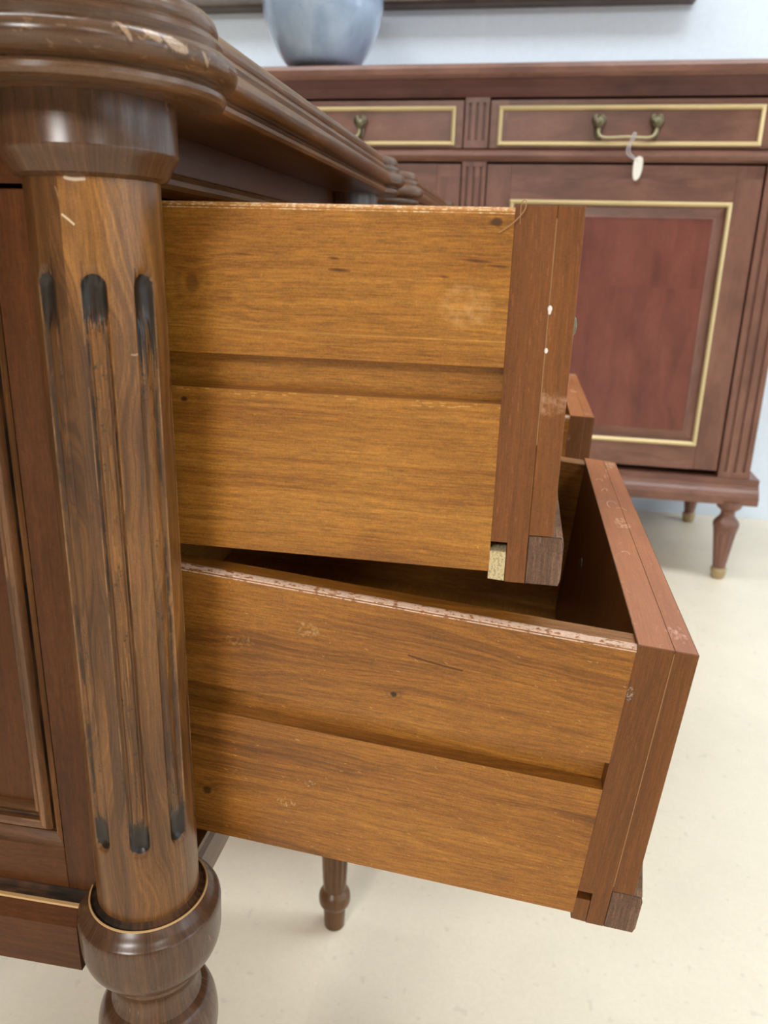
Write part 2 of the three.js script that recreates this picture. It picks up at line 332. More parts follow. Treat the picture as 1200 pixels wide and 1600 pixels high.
// right wall with two tall windows, and an unseen rear one added to light the back wall
const WIN = [[-1.5, -0.5], [0.15, 1.35], [2.4, 3.4]], WY = [0.55, 2.45];
{
  const parts = [], X0 = ROOM.x1, X1 = ROOM.x1 + 0.2;
  let z = ROOM.z0;
  for (const [a, b] of WIN) { parts.push(slab(X0, X1, 0, ROOM.h, z, a)); parts.push(slab(X0, X1, 0, WY[0], a, b), slab(X0, X1, WY[1], ROOM.h, a, b)); z = b; }
  parts.push(slab(X0, X1, 0, ROOM.h, z, ROOM.z1));
  struct('wall_right', merge(parts), mWall);
  const mFrame = std({ color: '#e4e4e0', roughness: 0.5 }), mPane = std({ color: '#ffffff', transmission: 1, thickness: 0, roughness: 0.0, ior: 1.45 });
  WIN.forEach(([a, b], n) => {
    const w = group('window_' + (n + 1), scene); w.userData.kind = 'structure';
    const xf = ROOM.x1 + 0.06;
    for (const [y0, y1, z0, z1] of [[WY[0], WY[0] + 0.06, a, b], [WY[1] - 0.06, WY[1], a, b], [WY[0], WY[1], a, a + 0.06], [WY[0], WY[1], b - 0.06, b], [WY[0], WY[1], (a + b) / 2 - 0.03, (a + b) / 2 + 0.03]])
      mesh('window_frame', box(xf, xf + 0.06, y0, y1, z0, z1, 'y', 0.004), mFrame, w);
    for (const [z0, z1] of [[a + 0.06, (a + b) / 2 - 0.03], [(a + b) / 2 + 0.03, b - 0.06]])
      mesh('pane', slab(xf + 0.028, xf + 0.032, WY[0] + 0.06, WY[1] - 0.06, z0, z1), mPane, w);
  });
}
// ceiling fluorescent panels
const mHousing = std({ color: '#dcdcdc', roughness: 0.5 });
const COOL = new THREE.Color(0.90, 0.965, 1.0), NEUTRAL = new THREE.Color(1.0, 0.985, 0.955);
const diffuser = (c) => new THREE.MeshStandardMaterial({ color: '#ffffff', emissive: c, emissiveIntensity: 1.4, roughness: 0.6 });
const mDiffCool = diffuser(COOL), mDiffNeutral = diffuser(NEUTRAL);
{
  let n = 0;
  const lamp = (x, z, radiance, color, mat, label, grp) => {
    const g = group('ceiling_light' + (n ? '_' + String(n).padStart(3, '0') : ''), scene); n++;
    g.position.set(x, ROOM.h - 0.07, z);
    tag(g, label, 'ceiling light', grp);
    mesh('housing', box(-0.62, 0.62, 0.01, 0.07, -0.32, 0.32, 'x', 0.006), mHousing, g);
    mesh('light_diffuser', box(-0.6, 0.6, 0.0, 0.012, -0.3, 0.3, 'x', 0.003), mat, g);
    const l = new THREE.RectAreaLight(color, radiance, 1.2, 0.6);
    l.position.set(x, ROOM.h - 0.075, z); l.lookAt(x, 0, z); scene.add(l);
  };
  for (const x of [-1.0, 0.8, 2.6]) lamp(x, -0.75, 7.5, COOL, mDiffCool, 'cool white ceiling light panel above the sideboard', 'cool panels by the wall');
  for (const z of [3.9, 4.7]) lamp(-0.8, z, 46, NEUTRAL, mDiffNeutral, 'neutral white ceiling light panel across the showroom', 'neutral panels across the room');
  lamp(2.2, 2.6, 10, NEUTRAL, mDiffNeutral, 'neutral white ceiling light panel nearest the tall windows');
}

// ------------------------------------------------------------------ the bedside cabinets
// Local axes: the near front column stands at the origin, the drawers pull towards +x, the cabinet runs to -z.
const WP = 0.360, DEP = 0.35, RC = 0.021, TOPY = 0.709;
// --- corner columns
const FL = { y0: 0.4145, y1: 0.6335, ry0: 0.428, ry1: 0.618, half: 0.185, n: 8 };
function shaftR(a, y) {
  const step = Math.PI * 2 / FL.n, k = a - Math.PI / 8, da = Math.abs(k - Math.round(k / step) * step);
  const hw = FL.half * RC, x = da * RC;                       // distance from the flute's middle
  let r = RC;
  let e = hw;                                                // rounded ends
  if (y > FL.y1 - hw) { const q = (y - (FL.y1 - hw)) / hw; e = q >= 1 ? 0 : hw * Math.sqrt(1 - q * q); }
  if (y < FL.y0 + hw) { const q = ((FL.y0 + hw) - y) / hw; e = q >= 1 ? 0 : hw * Math.sqrt(1 - q * q); }
  if (x < e && e > 0) {
    const scoop = 0.0025 * Math.sqrt(Math.max(0, 1 - (x / e) ** 2)) * Math.min(1, e / hw * 1.4);
    const inRod = smooth(FL.ry0 - 0.004, FL.ry0 + 0.003, y) * (1 - smooth(FL.ry1 - 0.003, FL.ry1 + 0.004, y));
    const rodHalf = hw * 0.70, rod = x < rodHalf ? 0.0015 * Math.sqrt(1 - (x / rodHalf) ** 2) : 0;
    r -= Math.max(0, scoop - rod * inRod);
  }
  return r;
}
const SH = { y0: 0.380, y1: 0.663 };
const shaftTex = wood({ ...walnut, W: 1024, H: 2048, mW: 0.132, mH: SH.y1 - SH.y0, upright: true, dark: [68, 41, 19], mid: [106, 69, 35], light: [152, 104, 54], seed: 41, patch: 0.42, rings: 260, ring: 0.5, warp: 0.02,
  marks: (c, X, Y, s) => {
    const r = rng(77), px = 1024 / FL.n, yy = (y) => Y(y - SH.y0);
    for (let k = 0; k < FL.n; k++) {
      const xc = (k + 0.5) * px, hw = FL.half / (Math.PI * 2) * 1024, long = k === 1 ? 0.030 : k === 0 ? 0.017 : 0.016 + 0.01 * r();
      // black lacquer left in the open ends of the flute
      for (const [ye, dir, len] of [[FL.y1, -1, long], [FL.y0, 1, 0.012 + 0.006 * r()]]) for (let i = 0; i < 70; i++) {
        const f = (i + 0.5) / 70 * 2 - 1, x = xc + f * hw, st = FL.half * RC * (1 - Math.sqrt(1 - f * f));
        const l = len * (0.8 + 0.28 * noise(i * 0.5 + k * 9, 3) + 0.14 * r());
        scratch(c, [[x, yy(ye + dir * (st + 0.0002))], [x, yy(ye + dir * (st + l * 0.5))], [x + (r() - 0.5) * 3, yy(ye + dir * Math.max(st + 0.002, l))]], hw / 70 * 2.6, `rgba(${20 + 8 * r()},${16 + 7 * r()},${15 + 7 * r()},${0.88 + 0.1 * r()})`);
      }
      // old dark wax caught along the flute's two lines
      for (const sd of [-1, 1]) for (let i = 0; i < 130; i++) {
        const y = FL.y0 + (FL.y1 - FL.y0) * r(), x = xc + sd * hw * (0.80 + 0.12 * r()), l = 0.002 + 0.006 * r();
        if (noise(y * 40 + k * 7, sd * 5) < -0.25) continue;
        scratch(c, [[x, yy(y)], [x + r() - 0.5, yy(y + l / 2)], [x, yy(y + l)]], 2 + 2 * r(), `rgba(40,27,18,${0.2 + 0.35 * r()})`);
      }
      for (let i = 0; i < 40; i++) { const y = FL.ry0 + (FL.ry1 - FL.ry0) * r(), x = xc + hw * (r() - 0.5), l = 0.004 + 0.012 * r(); scratch(c, [[x, yy(y)], [x + 2 * r(), yy(y + l / 2)], [x, yy(y + l)]], 2 + 3 * r(), `rgba(${176 + 20 * r()},${118 + 18 * r()},62,${0.12 + 0.2 * r()})`); }
      for (let i = 0; i < 14; i++) { const y = FL.ry0 + (FL.ry1 - FL.ry0) * r(), x = xc + hw * (r() * 1.4 - 0.7); flecks(c, r, 5, x - 6, yy(y) - 14, x + 6, yy(y) + 14, 5, 'rgba(40,32,30,0.4)'); }
      // rubbed arrises
      for (const sd of [-1, 1]) for (let i = 0; i < 26; i++) { const y = FL.y0 + 0.01 + (FL.y1 - FL.y0 - 0.02) * r(), x = xc + sd * hw * 1.05, l = 0.004 + 0.016 * r(); scratch(c, [[x, yy(y)], [x, yy(y + l / 2)], [x, yy(y + l)]], 1.8, `rgba(176,132,88,${0.12 + 0.25 * r()})`); }
    }
    // pale nicks near the top
    const at = (az) => az / 360 * 1024;
    scratch(c, [[at(2), yy(0.6502)], [at(6), yy(0.6492)], [at(11), yy(0.6476)]], 5, 'rgba(222,204,178,0.85)');
    scratch(c, [[at(7), yy(0.6606)], [at(12), yy(0.6600)], [at(22), yy(0.6604)]], 7, 'rgba(206,192,178,0.8)');
    scratch(c, [[at(358), yy(0.658)], [at(360), yy(0.6555)], [at(360.5), yy(0.653)]], 2, 'rgba(206,180,150,0.6)');
    scratch(c, [[at(50), yy(0.6085)], [at(53), yy(0.6083)], [at(56), yy(0.6086)]], 5, 'rgba(214,180,140,0.5)');
  } });
shaftTex.repeat.set(1, 1);
const mShaft = std({ map: shaftTex, roughness: 0.3, specularIntensity: 0.8 });
const shaftGeo = turned(shaftR, SH.y0, SH.y1, 288, 150, (u, v) => [u, v]);
const capitalGeo = lathe([[0.0185, 0.6605], [0.0215, 0.6612], [0.0236, 0.6622], [0.0245, 0.6640], [0.0262, 0.6668], [0.0271, 0.6681], [0.0274, 0.6690], [0.0274, 0.6695], [0.0272, 0.6700], [0.0272, 0.6840], [0.010, 0.6842]], 96);
const capRing = [[0.0243, 0.3792], [0.0247, 0.3797], [0.0246, 0.3802], [0.0241, 0.3804], [0.0238, 0.3801]];
const collarGeo = lathe([[0.0120, 0.3380], [0.0192, 0.3385], [0.0201, 0.3392], [0.0204, 0.3420], [0.0214, 0.3428], [0.0222, 0.3434], ...curvePts([[0.0226, 0.3438], [0.0255, 0.3472], [0.0280, 0.3515], [0.0293, 0.3560], [0.0297, 0.3610]], 5), [0.0299, 0.3690], [0.0300, 0.3718], [0.0298, 0.3732], [0.0293, 0.3741], ...curvePts([[0.0288, 0.3746], [0.0272, 0.3763], [0.0258, 0.3783], [0.0247, 0.3798]], 4)], 128);
const ringGeo = lathe(capRing, 128);
const grimeGeo = lathe([[0.0242, 0.3802], [0.0236, 0.3796], [0.0226, 0.3795], [0.0216, 0.3803], [0.0209, 0.3820], [0.0206, 0.3822]].reverse().reverse(), 96);
const knopGeo = lathe([[0.010, 0.2880], [0.0175, 0.2884], [0.0178, 0.2900], ...curvePts([[0.0180, 0.2912], [0.0232, 0.2945], [0.0258, 0.3005], [0.0264, 0.3080], [0.0254, 0.3160], [0.0230, 0.3218], [0.0206, 0.3240]], 5), [0.0197, 0.3246], [0.0194, 0.3258], ...curvePts([[0.0186, 0.3272], [0.0180, 0.3310], [0.0184, 0.3350], [0.0196, 0.3385]], 4)], 128);
function legR(a, y) {
  let r = 0.0112 + (0.0205 - 0.0112) * ((y - 0.046) / (0.289 - 0.046));
  if (y > 0.265) r += 0.0012 * smooth(0.265, 0.272, y);
  const n = 12, st = Math.PI * 2 / n, da = Math.abs(a - Math.round(a / st) * st) / (st / 2);
  const f = smooth(0.052, 0.060, y) * (1 - smooth(0.252, 0.262, y));
  return r - f * r * 0.09 * Math.max(0, 1 - (da / 0.72) ** 2);
}
const legGeo = turned(legR, 0.044, 0.290, 120, 60, (u, v, y) => [y, u * 0.1]);
const toeGeo = lathe([[0.0001, 0.0], [0.0090, 0.0], [0.0100, 0.0015], [0.0108, 0.0200], [0.0104, 0.0235], ...curvePts([[0.0118, 0.0245], [0.0150, 0.0300], [0.0156, 0.0350], [0.0150, 0.0405], [0.0122, 0.0450]], 4), [0.0108, 0.0470]], 48);
function column(parent, x, z) {
  const g = group('corner_column', parent); g.position.set(x, 0, z);
  mesh('shaft', shaftGeo, mShaft, g).userData.label = 'fluted shaft with blackened flute ends';
  mesh('capital', capitalGeo, mDrum, g);
  mesh('collar', collarGeo, mDrum, g);
  mesh('collar_ring', ringGeo, mLightRing, g).userData.label = 'thin pale ring around the shaft foot';
  mesh('collar_cove', grimeGeo, mWaxWood, g).userData.label = 'narrow cove partly blackened with old wax';
  mesh('turned_knop', knopGeo, mDrum, g);
  mesh('leg', legGeo, mWalnut, g);
  mesh('toe', toeGeo, mWalnut, g);
  return g;
}
// --- moulded top: the edge profile runs straight along the sides and swells round each column
const EDGE = [[0.0330, 0.6838], [0.0408, 0.6838], [0.0420, 0.6843], [0.0428, 0.6856], [0.0427, 0.6870], [0.0418, 0.6879], [0.0410, 0.6885], [0.0416, 0.6891], [0.0444, 0.6896], [0.0459, 0.6909], [0.0467, 0.6925], [0.0467, 0.6943], [0.0458, 0.6962], [0.0442, 0.6974], [0.0426, 0.6979], [0.0420, 0.6984], [0.0422, 0.6993], [0.0424, 0.7004], [0.0418, 0.7018], [0.0408, 0.7025], [0.0405, 0.7030], [0.0409, 0.7037], [0.0411, 0.7052], [0.0404, 0.7072], [0.0390, 0.7086], [0.0365, TOPY], [0.0330, TOPY]];
const STEP = 0.0058;
const EDGELEN = []; EDGE.reduce((l, p, i) => { const m = i ? l + Math.hypot(p[0] - EDGE[i - 1][0], p[1] - EDGE[i - 1][1]) : 0; EDGELEN.push(m); return m; }, 0);
const earTex = wood({ ...walnut, W: 1024, H: 256, mW: 0.12, mH: 0.062, dark: [66, 43, 27], mid: [96, 68, 47], light: [126, 94, 68], seed: 51, patch: 0.4, marks: (c, X, Y, s) => {
  const r = rng(51), v = (k) => EDGELEN[k];
  // finish knocked off the big roll: u = 0 at the side end of the ear, growing towards the front
  for (const [u, k, a, b, rot] of [[0.0575, 12.0, 0.0026, 0.0013, 0.7], [0.0655, 11.6, 0.0026, 0.0014, 0.2], [0.0725, 11.0, 0.0040, 0.0016, 0.12], [0.0835, 10.2, 0.0018, 0.0009, 0.5]]) {
    const y0 = Y(v(Math.floor(k)) + (v(Math.floor(k) + 1) - v(Math.floor(k))) * (k % 1));
    c.fillStyle = 'rgba(70,44,26,0.55)'; c.beginPath(); c.ellipse(X(u), y0 + 5, a * s * 1.12, b * s * 0.62, rot, 0, 6.3); c.fill();
    c.fillStyle = 'rgba(172,142,114,0.8)'; c.beginPath(); c.ellipse(X(u), y0, a * s, b * s * 0.5, rot, 0, 6.3); c.fill();
    smudge(c, r, X(u), y0, a * s * 1.1, b * s * 0.6, 'rgba(190,164,140,0.4)', 18);
  }
  for (let i = 0; i < 60; i++) { const x = X(0.03 + 0.08 * r()), y = Y(v(8) + (v(14) - v(8)) * r()); scratch(c, [[x, y], [x + 8 * r(), y + 4 * r()], [x + 20 * r(), y + 8 * (r() - 0.4)]], 1.5, `rgba(196,162,128,${0.15 + 0.3 * r()})`); }
} });
const mEar = std({ map: earTex, roughness: 0.24, specularIntensity: 1 });
const qOf = (r) => Math.sqrt(r * r - (r - STEP) ** 2);
function earGeo(cx, cz, sx, sz) {
  const rows = EDGE.map(([r, y], k) => {
    const s = r - STEP, q = qOf(r), a0 = Math.atan2(-q, s), a1 = Math.atan2(s, -q), row = [];
    for (let i = 0; i <= 44; i++) { const a = a0 + (a1 - a0) * i / 44; row.push([cx + sx * r * Math.sin(a), y, cz + sz * r * Math.cos(a), i / 44 * 0.12, EDGELEN[k]]); }
    return row;
  });
  return skin(rows, 0.55, sx * sz < 0);
}
function straightGeo(cx, cz, dx, dz, ox, oz, len) {            // from a corner, along (dx, dz), outward (ox, oz)
  const rows = EDGE.map(([r, y], k) => {
    const s = r - STEP, q = qOf(r);
    return [0, 1].map((e) => { const t = e ? len - q : q; return [cx + dx * t + ox * s, y, cz + dz * t + oz * s, t, EDGELEN[k]]; });
  });
  const cross = dz * ox - dx * oz;                            // keep the faces outward
  return skin(rows, 0.55, cross > 0);
}
const CORNERS = [[0, 0, 1, 1], [0, -WP, 1, -1], [-DEP, -WP, -1, -1], [-DEP, 0, -1, 1]];
function topOutline(r) {
  const s = r - STEP, q = qOf(r), pts = [];
  CORNERS.forEach(([cx, cz, sx, sz], n) => {
    const a0 = Math.atan2(-q, s), a1 = Math.atan2(s, -q);
    for (let i = 0; i <= 20; i++) { const f = n % 2 ? 20 - i : i, a = a0 + (a1 - a0) * f / 20; pts.push([cx + sx * r * Math.sin(a), cz + sz * r * Math.cos(a)]); }
  });
  return pts;
}
// --- framed side panel: own plane z = 0, facing +z; x from the front column backwards
const PANEL = { x0: -DEP + 0.012, x1: -0.012, y0: 0.374, y1: 0.6585, st: 0.0355, ra: 0.397, rb: 0.636 };
const MP = [[0, 0.0], [0.0005, -0.0008], [0.0050, -0.0035], [0.0056, -0.0052], [0.0062, -0.0052], [0.0068, -0.0024], [0.0080, -0.0010], [0.0098, -0.0008], [0.0112, -0.0018], [0.0118, -0.0042], [0.0126, -0.0046], [0.0140, -0.0040], [0.0150, -0.0052], [0.0158, -0.0078]];
function sidePanel(parent) {
  const g = group('side_panel', parent), P = PANEL;
  const xi = -P.st, xo = -DEP + P.st;
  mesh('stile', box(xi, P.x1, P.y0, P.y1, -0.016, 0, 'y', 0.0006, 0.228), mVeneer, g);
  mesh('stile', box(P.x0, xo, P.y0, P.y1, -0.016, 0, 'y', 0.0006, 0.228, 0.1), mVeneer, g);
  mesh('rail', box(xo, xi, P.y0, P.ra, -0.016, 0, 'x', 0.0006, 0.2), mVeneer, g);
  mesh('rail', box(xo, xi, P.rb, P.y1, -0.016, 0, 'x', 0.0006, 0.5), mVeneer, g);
  for (const m of mitred(xo, xi, P.ra, P.rb, MP)) mesh('panel_moulding', m, mMould, g);
  const f = 0.0056;                                            // the groove lines of the moulding hold black wax
  for (const line of [[[f - 0.0004, -0.0038], [f, -0.0049], [f + 0.0006, -0.0049], [f + 0.0009, -0.0036]], [[0.0116, -0.0031], [0.0119, -0.0040], [0.0124, -0.0043], [0.0128, -0.0043]]])
    for (const m of mitred(xo, xi, P.ra, P.rb, line)) mesh('wax_line', m, mWaxWood, g);
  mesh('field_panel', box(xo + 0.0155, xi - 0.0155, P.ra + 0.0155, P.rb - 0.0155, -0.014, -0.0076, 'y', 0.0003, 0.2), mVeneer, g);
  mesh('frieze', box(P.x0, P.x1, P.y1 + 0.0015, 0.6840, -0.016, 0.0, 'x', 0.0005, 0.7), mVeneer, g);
  // plinth rail with a moulded upper edge
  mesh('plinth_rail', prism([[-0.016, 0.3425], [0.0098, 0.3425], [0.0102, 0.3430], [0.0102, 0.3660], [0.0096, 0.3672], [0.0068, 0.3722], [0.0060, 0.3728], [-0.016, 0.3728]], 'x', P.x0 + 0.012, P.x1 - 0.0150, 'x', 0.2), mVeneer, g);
  mesh('plinth_moulding', prism([[-0.004, 0.3727], [0.0064, 0.3727], [0.0068, 0.3732], [0.0064, 0.3738], [0.0030, 0.3742], [-0.004, 0.3742]], 'x', P.x0 + 0.012, P.x1 - 0.0150, 'x', 0.2), mLightRing, g).userData.label = 'pale worn arris on the plinth';
  mesh('wax_line', prism([[-0.004, 0.3741], [0.0050, 0.3741], [0.0022, 0.3752], [0.0002, 0.3766], [-0.004, 0.3766]], 'x', P.x0 + 0.012, P.x1 - 0.0130, 'x', 0.2), mWaxWood, g);
  return g;
}
// --- drawers. Local axes: origin at the top front corner of the near end, x forward, y up, z towards the near end
const D = { w: 0.302, t1: 0.0138, t2: 0.0088, t: 0.0226, hf: 0.1335, hb: 0.1298, g1: 0.0532, g2: 0.0661, len: 0.295, side: 0.0132 };
const handleGeo = (() => {
  const parts = [];
  for (const z of [-0.1015, -0.2005]) {
    const ros = lathe([[0.0001, 0.0048], [0.004, 0.0046], [0.0062, 0.0034], [0.0085, 0.0030], [0.0105, 0.0018], [0.011, 0.0]].reverse(), 20).rotateZ(-Math.PI / 2).translate(0, -0.0455, z);
    const post = lathe([[0.0032, 0], [0.0028, 0.003], [0.0044, 0.0045], [0.0048, 0.0058], [0.0034, 0.0070], [0.0001, 0.0075]], 16).rotateZ(-Math.PI / 2).translate(0, -0.0455, z);
    parts.push(ros, post);
  }
  parts.push(tube([[0.0045, -0.047, -0.1015], [0.0042, -0.056, -0.1020], [0.0042, -0.0655, -0.110], [0.0042, -0.0685, -0.130], [0.0046, -0.0665, -0.151], [0.0042, -0.0685, -0.172], [0.0042, -0.0655, -0.192], [0.0042, -0.056, -0.2000], [0.0045, -0.047, -0.2005]], 0.0019, 60, 8));
  return merge(parts);
})();
const screwGeos = [-0.1015, -0.2005].map((z) => lathe([[0.0042, 0.0], [0.0042, 0.0005], [0.0030, 0.0010], [0.0001, 0.0012]], 14).rotateZ(Math.PI / 2).translate(-D.t, -0.0455, z));
const sideShape = (out) => {                                  // (z, y): outer face at z = 0 with the runner groove
  const c = 0.0022, g = 0.0075;
  const p = [[0, -c], [0, -D.g1], [-g, -D.g1], [-g, -D.g2], [0, -D.g2], [0, -D.hb], [-D.side, -D.hb], [-D.side, -0.0022], [-D.side + 0.001, -0.0012], [-c, -0.0012]];
  return out > 0 ? p : p.map(([z, y]) => [-D.w - z, y]).reverse();
};
const backLine = -D.len;
const sideNear = prism(sideShape(1), 'x', backLine, -D.t, 'x', 0.30 + 0.0225, 0.13);
const sideFar = prism(sideShape(-1), 'x', backLine, -D.t, 'x', 0.4, 0.13);
const arris = grain(prism([[0.0002, -0.0030], [-0.0012, -0.0030], [-0.0030, -0.0010], [-0.0026, -0.0007], [-0.0016, -0.0008], [-0.0004, -0.0016]], 'x', backLine, -D.t), 'x', 0.3, 0);
const backing = prism([[-D.t, 0], [-D.t2 - 0.0001, 0], [-D.t2 - 0.0001, -D.hf], [-0.0164, -D.hf], [-0.0164, -0.1178], [-D.t, -0.1178]], 'z', -D.w, 0, 'y', 0.14, 0.03, 0.0002);
const filler = prism([[-D.t - 0.0002, -0.1216], [-0.0166, -0.1216], [-0.0166, -D.hf + 0.0002], [-D.t - 0.0002, -D.hf + 0.0006]], 'z', -D.w, 0, 'y', 0.14, 0.03, 0.0003);
const facing = prism([[-D.t2, 0], [0, 0], [0, -0.1142], [-D.t2, -0.1142]], 'z', -D.w, 0, 'y', 0.14, 0.06, 0.0002);
const beadStrip = prism([[-D.t2 + 0.0001, -0.1146], [0.0020, -0.1143], [0.0036, -0.1150], [0.0042, -0.1168], [0.0042, -0.1310], [0.0034, -D.hf], [-D.t2 + 0.0001, -D.hf]], 'z', -D.w, 0, 'y', 0.02, 0.02, 0.0004);
const cove = prism([[-0.0002, -0.0950], [0.0004, -0.0990], [0.0036, -0.1143], [-0.0002, -0.1143]], 'z', -D.w, -0.0002, 'y', 0.01, 0.03, 0.0001);
const seam = (y0, y1) => box(-D.t2 - 0.00024, -D.t2 + 0.00002, y1, y0, -0.0010, 0.00012, 'y', 0.0001);
const topSkinA = grain(prism([[-D.t + 0.0004, 0], [-D.t2 - 0.0002, 0], [-D.t2 - 0.0002, 0.00012], [-D.t + 0.0004, 0.00012]], 'z', -D.w + 0.0006, -0.0006), 'z', 0.302, D.t);
const topSkinB = grain(prism([[-D.t2 + 0.0001, 0], [-0.0004, 0], [-0.0004, 0.00012], [-D.t2 + 0.0001, 0.00012]], 'z', -D.w + 0.0006, -0.0006), 'z', 0.302, D.t);
const bottomPanel = box(backLine, -D.t, -0.1235, -0.1180, -D.w + D.side, -D.side, 'z', 0.0003);
const backBoard = box(backLine, backLine + 0.012, -D.hb + 0.013, -0.010, -D.w + D.side, -D.side, 'z', 0.0006);
function drawer(parent, low) {
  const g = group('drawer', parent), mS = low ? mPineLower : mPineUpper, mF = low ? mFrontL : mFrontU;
  mesh('side_board', sideNear, mS, g);
  mesh('side_board', sideFar, mPine, g);
  mesh('worn_lit_edge', arris, low ? mWorn : mEdgeHighlight, g).userData.label = low ? 'pale flaked top edge of the drawer side' : 'rubbed top edge of the drawer side with a painted highlight';
  mesh('back_board', backBoard, mPine, g);
  mesh('bottom_panel', bottomPanel, mPine, g);
  mesh('front_backing', backing, mF, g);
  mesh('front_facing', facing, mF, g);
  mesh('front_filler', filler, low ? mF : mRaw, g);
  mesh('front_bead', beadStrip, mBead, g).userData.label = 'dark scuffed bead along the bottom of the front';
  mesh('front_cove', cove, mBead, g);
  if (low) { mesh('lit_top_skin', topSkinA, mFrontTopLit, g); mesh('lit_top_skin', topSkinB, mFrontTopLit, g); }
  mesh('glue_seam', low ? seam(-0.001, -0.112) : seam(-0.004, -0.0800), mGlue, g);
  if (!low) {
    const blob = (y, r) => new THREE.IcosahedronGeometry(r, 2).scale(0.8, 1.2, 0.6).translate(-D.t2 + 0.0002, y, 0.0003);
    mesh('glue_bead', merge([blob(-0.0327, 0.0010), blob(-0.0338, 0.0007), blob(-0.0467, 0.0008)]), mGlueWhite, g);
    mesh('loose_fibre', tube([[-0.0208, -0.006, 0.0003], [-0.0206, 0.0008, 0.0006], [-0.0196, 0.0016, 0.0010], [-0.0193, -0.0010, 0.0014], [-0.0225, -0.0052, 0.0014], [-0.0274, -0.0088, 0.0010]], 0.00016, 40, 6), mGlue, g).userData.label = 'pale loose wood fibre';
  }
  mesh('bail_handle', handleGeo, mBrassDark, g).userData.label = 'tarnished brass bail handle';
  for (const sg of screwGeos) mesh('handle_screw', sg, mBrassDark, g);
  return g;
}
const ZS = 0.0275;
function cabinet(name) {
  const c = group(name, scene);
  for (const [x, z] of CORNERS) column(c, x, z);
  // top
  const top = group('moulded_top', c);
  mesh('top_board', prism(topOutline(0.0331), 'y', 0.6838, TOPY, 'z', 0.1, 0.05), mWalnut, top);
  CORNERS.forEach(([x, z, sx, sz], n) => mesh('ear_moulding', earGeo(x, z, sx, sz), n ? mMould : mEar, top));
  mesh('edge_moulding', straightGeo(0, 0, 0, -1, 1, 0, WP), mMould, top);
  mesh('edge_moulding', straightGeo(-DEP, 0, 0, -1, -1, 0, WP), mMould, top);
  mesh('edge_moulding', straightGeo(0, 0, -1, 0, 0, 1, DEP), mMould, top);
  mesh('edge_moulding', straightGeo(0, -WP, -1, 0, 0, -1, DEP), mMould, top);
  // sides
  const s1 = sidePanel(c); s1.position.z = 0.004;
  const s2 = sidePanel(c); s2.position.set(-DEP, 0, -WP - 0.004); s2.rotation.y = Math.PI;
  // front rails, back
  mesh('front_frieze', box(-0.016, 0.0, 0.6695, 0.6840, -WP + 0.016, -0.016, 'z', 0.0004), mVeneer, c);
  mesh('frieze_bead', prism([[-0.016, 0.6620], [0.0010, 0.6620], [0.0036, 0.6628], [0.0050, 0.6644], [0.0046, 0.6664], [0.0030, 0.6684], [0.0008, 0.6695], [-0.016, 0.6695]], 'z', -WP + 0.014, -0.014, 'z', 0.2), mMould, c);
  mesh('bottom_rail', prism([[-0.030, 0.3427], [0.0060, 0.3427], [0.0060, 0.3600], [0.0045, 0.3630], [0.0045, 0.3660], [-0.030, 0.3665]], 'z', -WP + 0.018, -0.018, 'z', 0.3), mWalnut, c);
  mesh('base_board', box(-DEP + 0.01, -0.030, 0.352, 0.366, -WP + 0.004, -0.012, 'z', 0.0005), mPine, c);
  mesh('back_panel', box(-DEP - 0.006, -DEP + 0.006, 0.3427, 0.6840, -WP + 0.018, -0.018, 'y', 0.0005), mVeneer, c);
  for (const y of [0.461, 0.5965]) for (const z of [-0.0245, -WP + 0.0245]) mesh('drawer_runner', box(-0.06, -0.012, y - 0.002, y + 0.002, z - 0.0115, z + 0.0115, 'x', 0.0005), mPine, c);
  const up = drawer(c, false); up.position.set(0.1568, 0.6582, -ZS); up.rotation.z = -0.0014;
  const lo = drawer(c, true); lo.position.set(0.2144, 0.5018, -ZS); lo.rotation.z = -0.0886;
  return { c, up, lo };
}
const A = cabinet('bedside_cabinet');
tag(A.c, 'walnut bedside cabinet with fluted corner columns, upper and sagging lower drawer both pulled out', 'cabinet', 'pair of matching bedside cabinets');
const B = A.c.clone(); B.name = 'bedside_cabinet_001'; B.userData = { ...A.c.userData, label: 'matching bedside cabinet mostly hidden behind the first, only its lower drawer pulled out' }; scene.add(B);
B.position.z = -0.470;
{
  B.getObjectByName('ear_moulding').material = mMould;
  const ds = B.children.filter((o) => o.name === 'drawer');
  ds[0].position.set(0.006, 0.6582, -ZS);
  ds[1].position.set(0.2127, 0.5030, -ZS); ds[1].rotation.set(0, 0, -0.03);
}

// ------------------------------------------------------------------ mahogany sideboard against the wall
const mahog = { W: 1024, H: 512, mW: 0.8, mH: 0.4, dark: [90, 56, 44], mid: [122, 80, 65], light: [140, 97, 80], rings: 60, ring: 0.2, fibre: 0.08, patch: 0.35, warp: 0.03, seed: 61 };
const mMahog = std({ map: wood(mahog), roughness: 0.4, clearcoat: 0.2, clearcoatRoughness: 0.3 });
const mMahogUp = std({ map: wood({ ...mahog, dark: [88, 38, 28], mid: [114, 55, 43], light: [130, 70, 57], seed: 63, rings: 40 }), roughness: 0.35, clearcoat: 0.3, clearcoatRoughness: 0.25 });
const mMahogShade = std({ map: wood({ ...mahog, W: 512, H: 256, dark: [68, 36, 32], mid: [92, 54, 48], light: [108, 66, 60], seed: 64 }), roughness: 0.45 });  // mahogany darkened to paint in the shade under the top, for the cornice
const mGold = std({ color: '#d9c394', metalness: 0.6, roughness: 0.4 });
const mToe = std({ color: '#b29a76', metalness: 0.5, roughness: 0.45 });
const SB = group('sideboard', scene);
SB.position.set(0.021, -0.004, -1.45); SB.rotation.y = -0.030;
tag(SB, 'long mahogany sideboard with gilt-framed drawers and doors against the wall', 'sideboard');
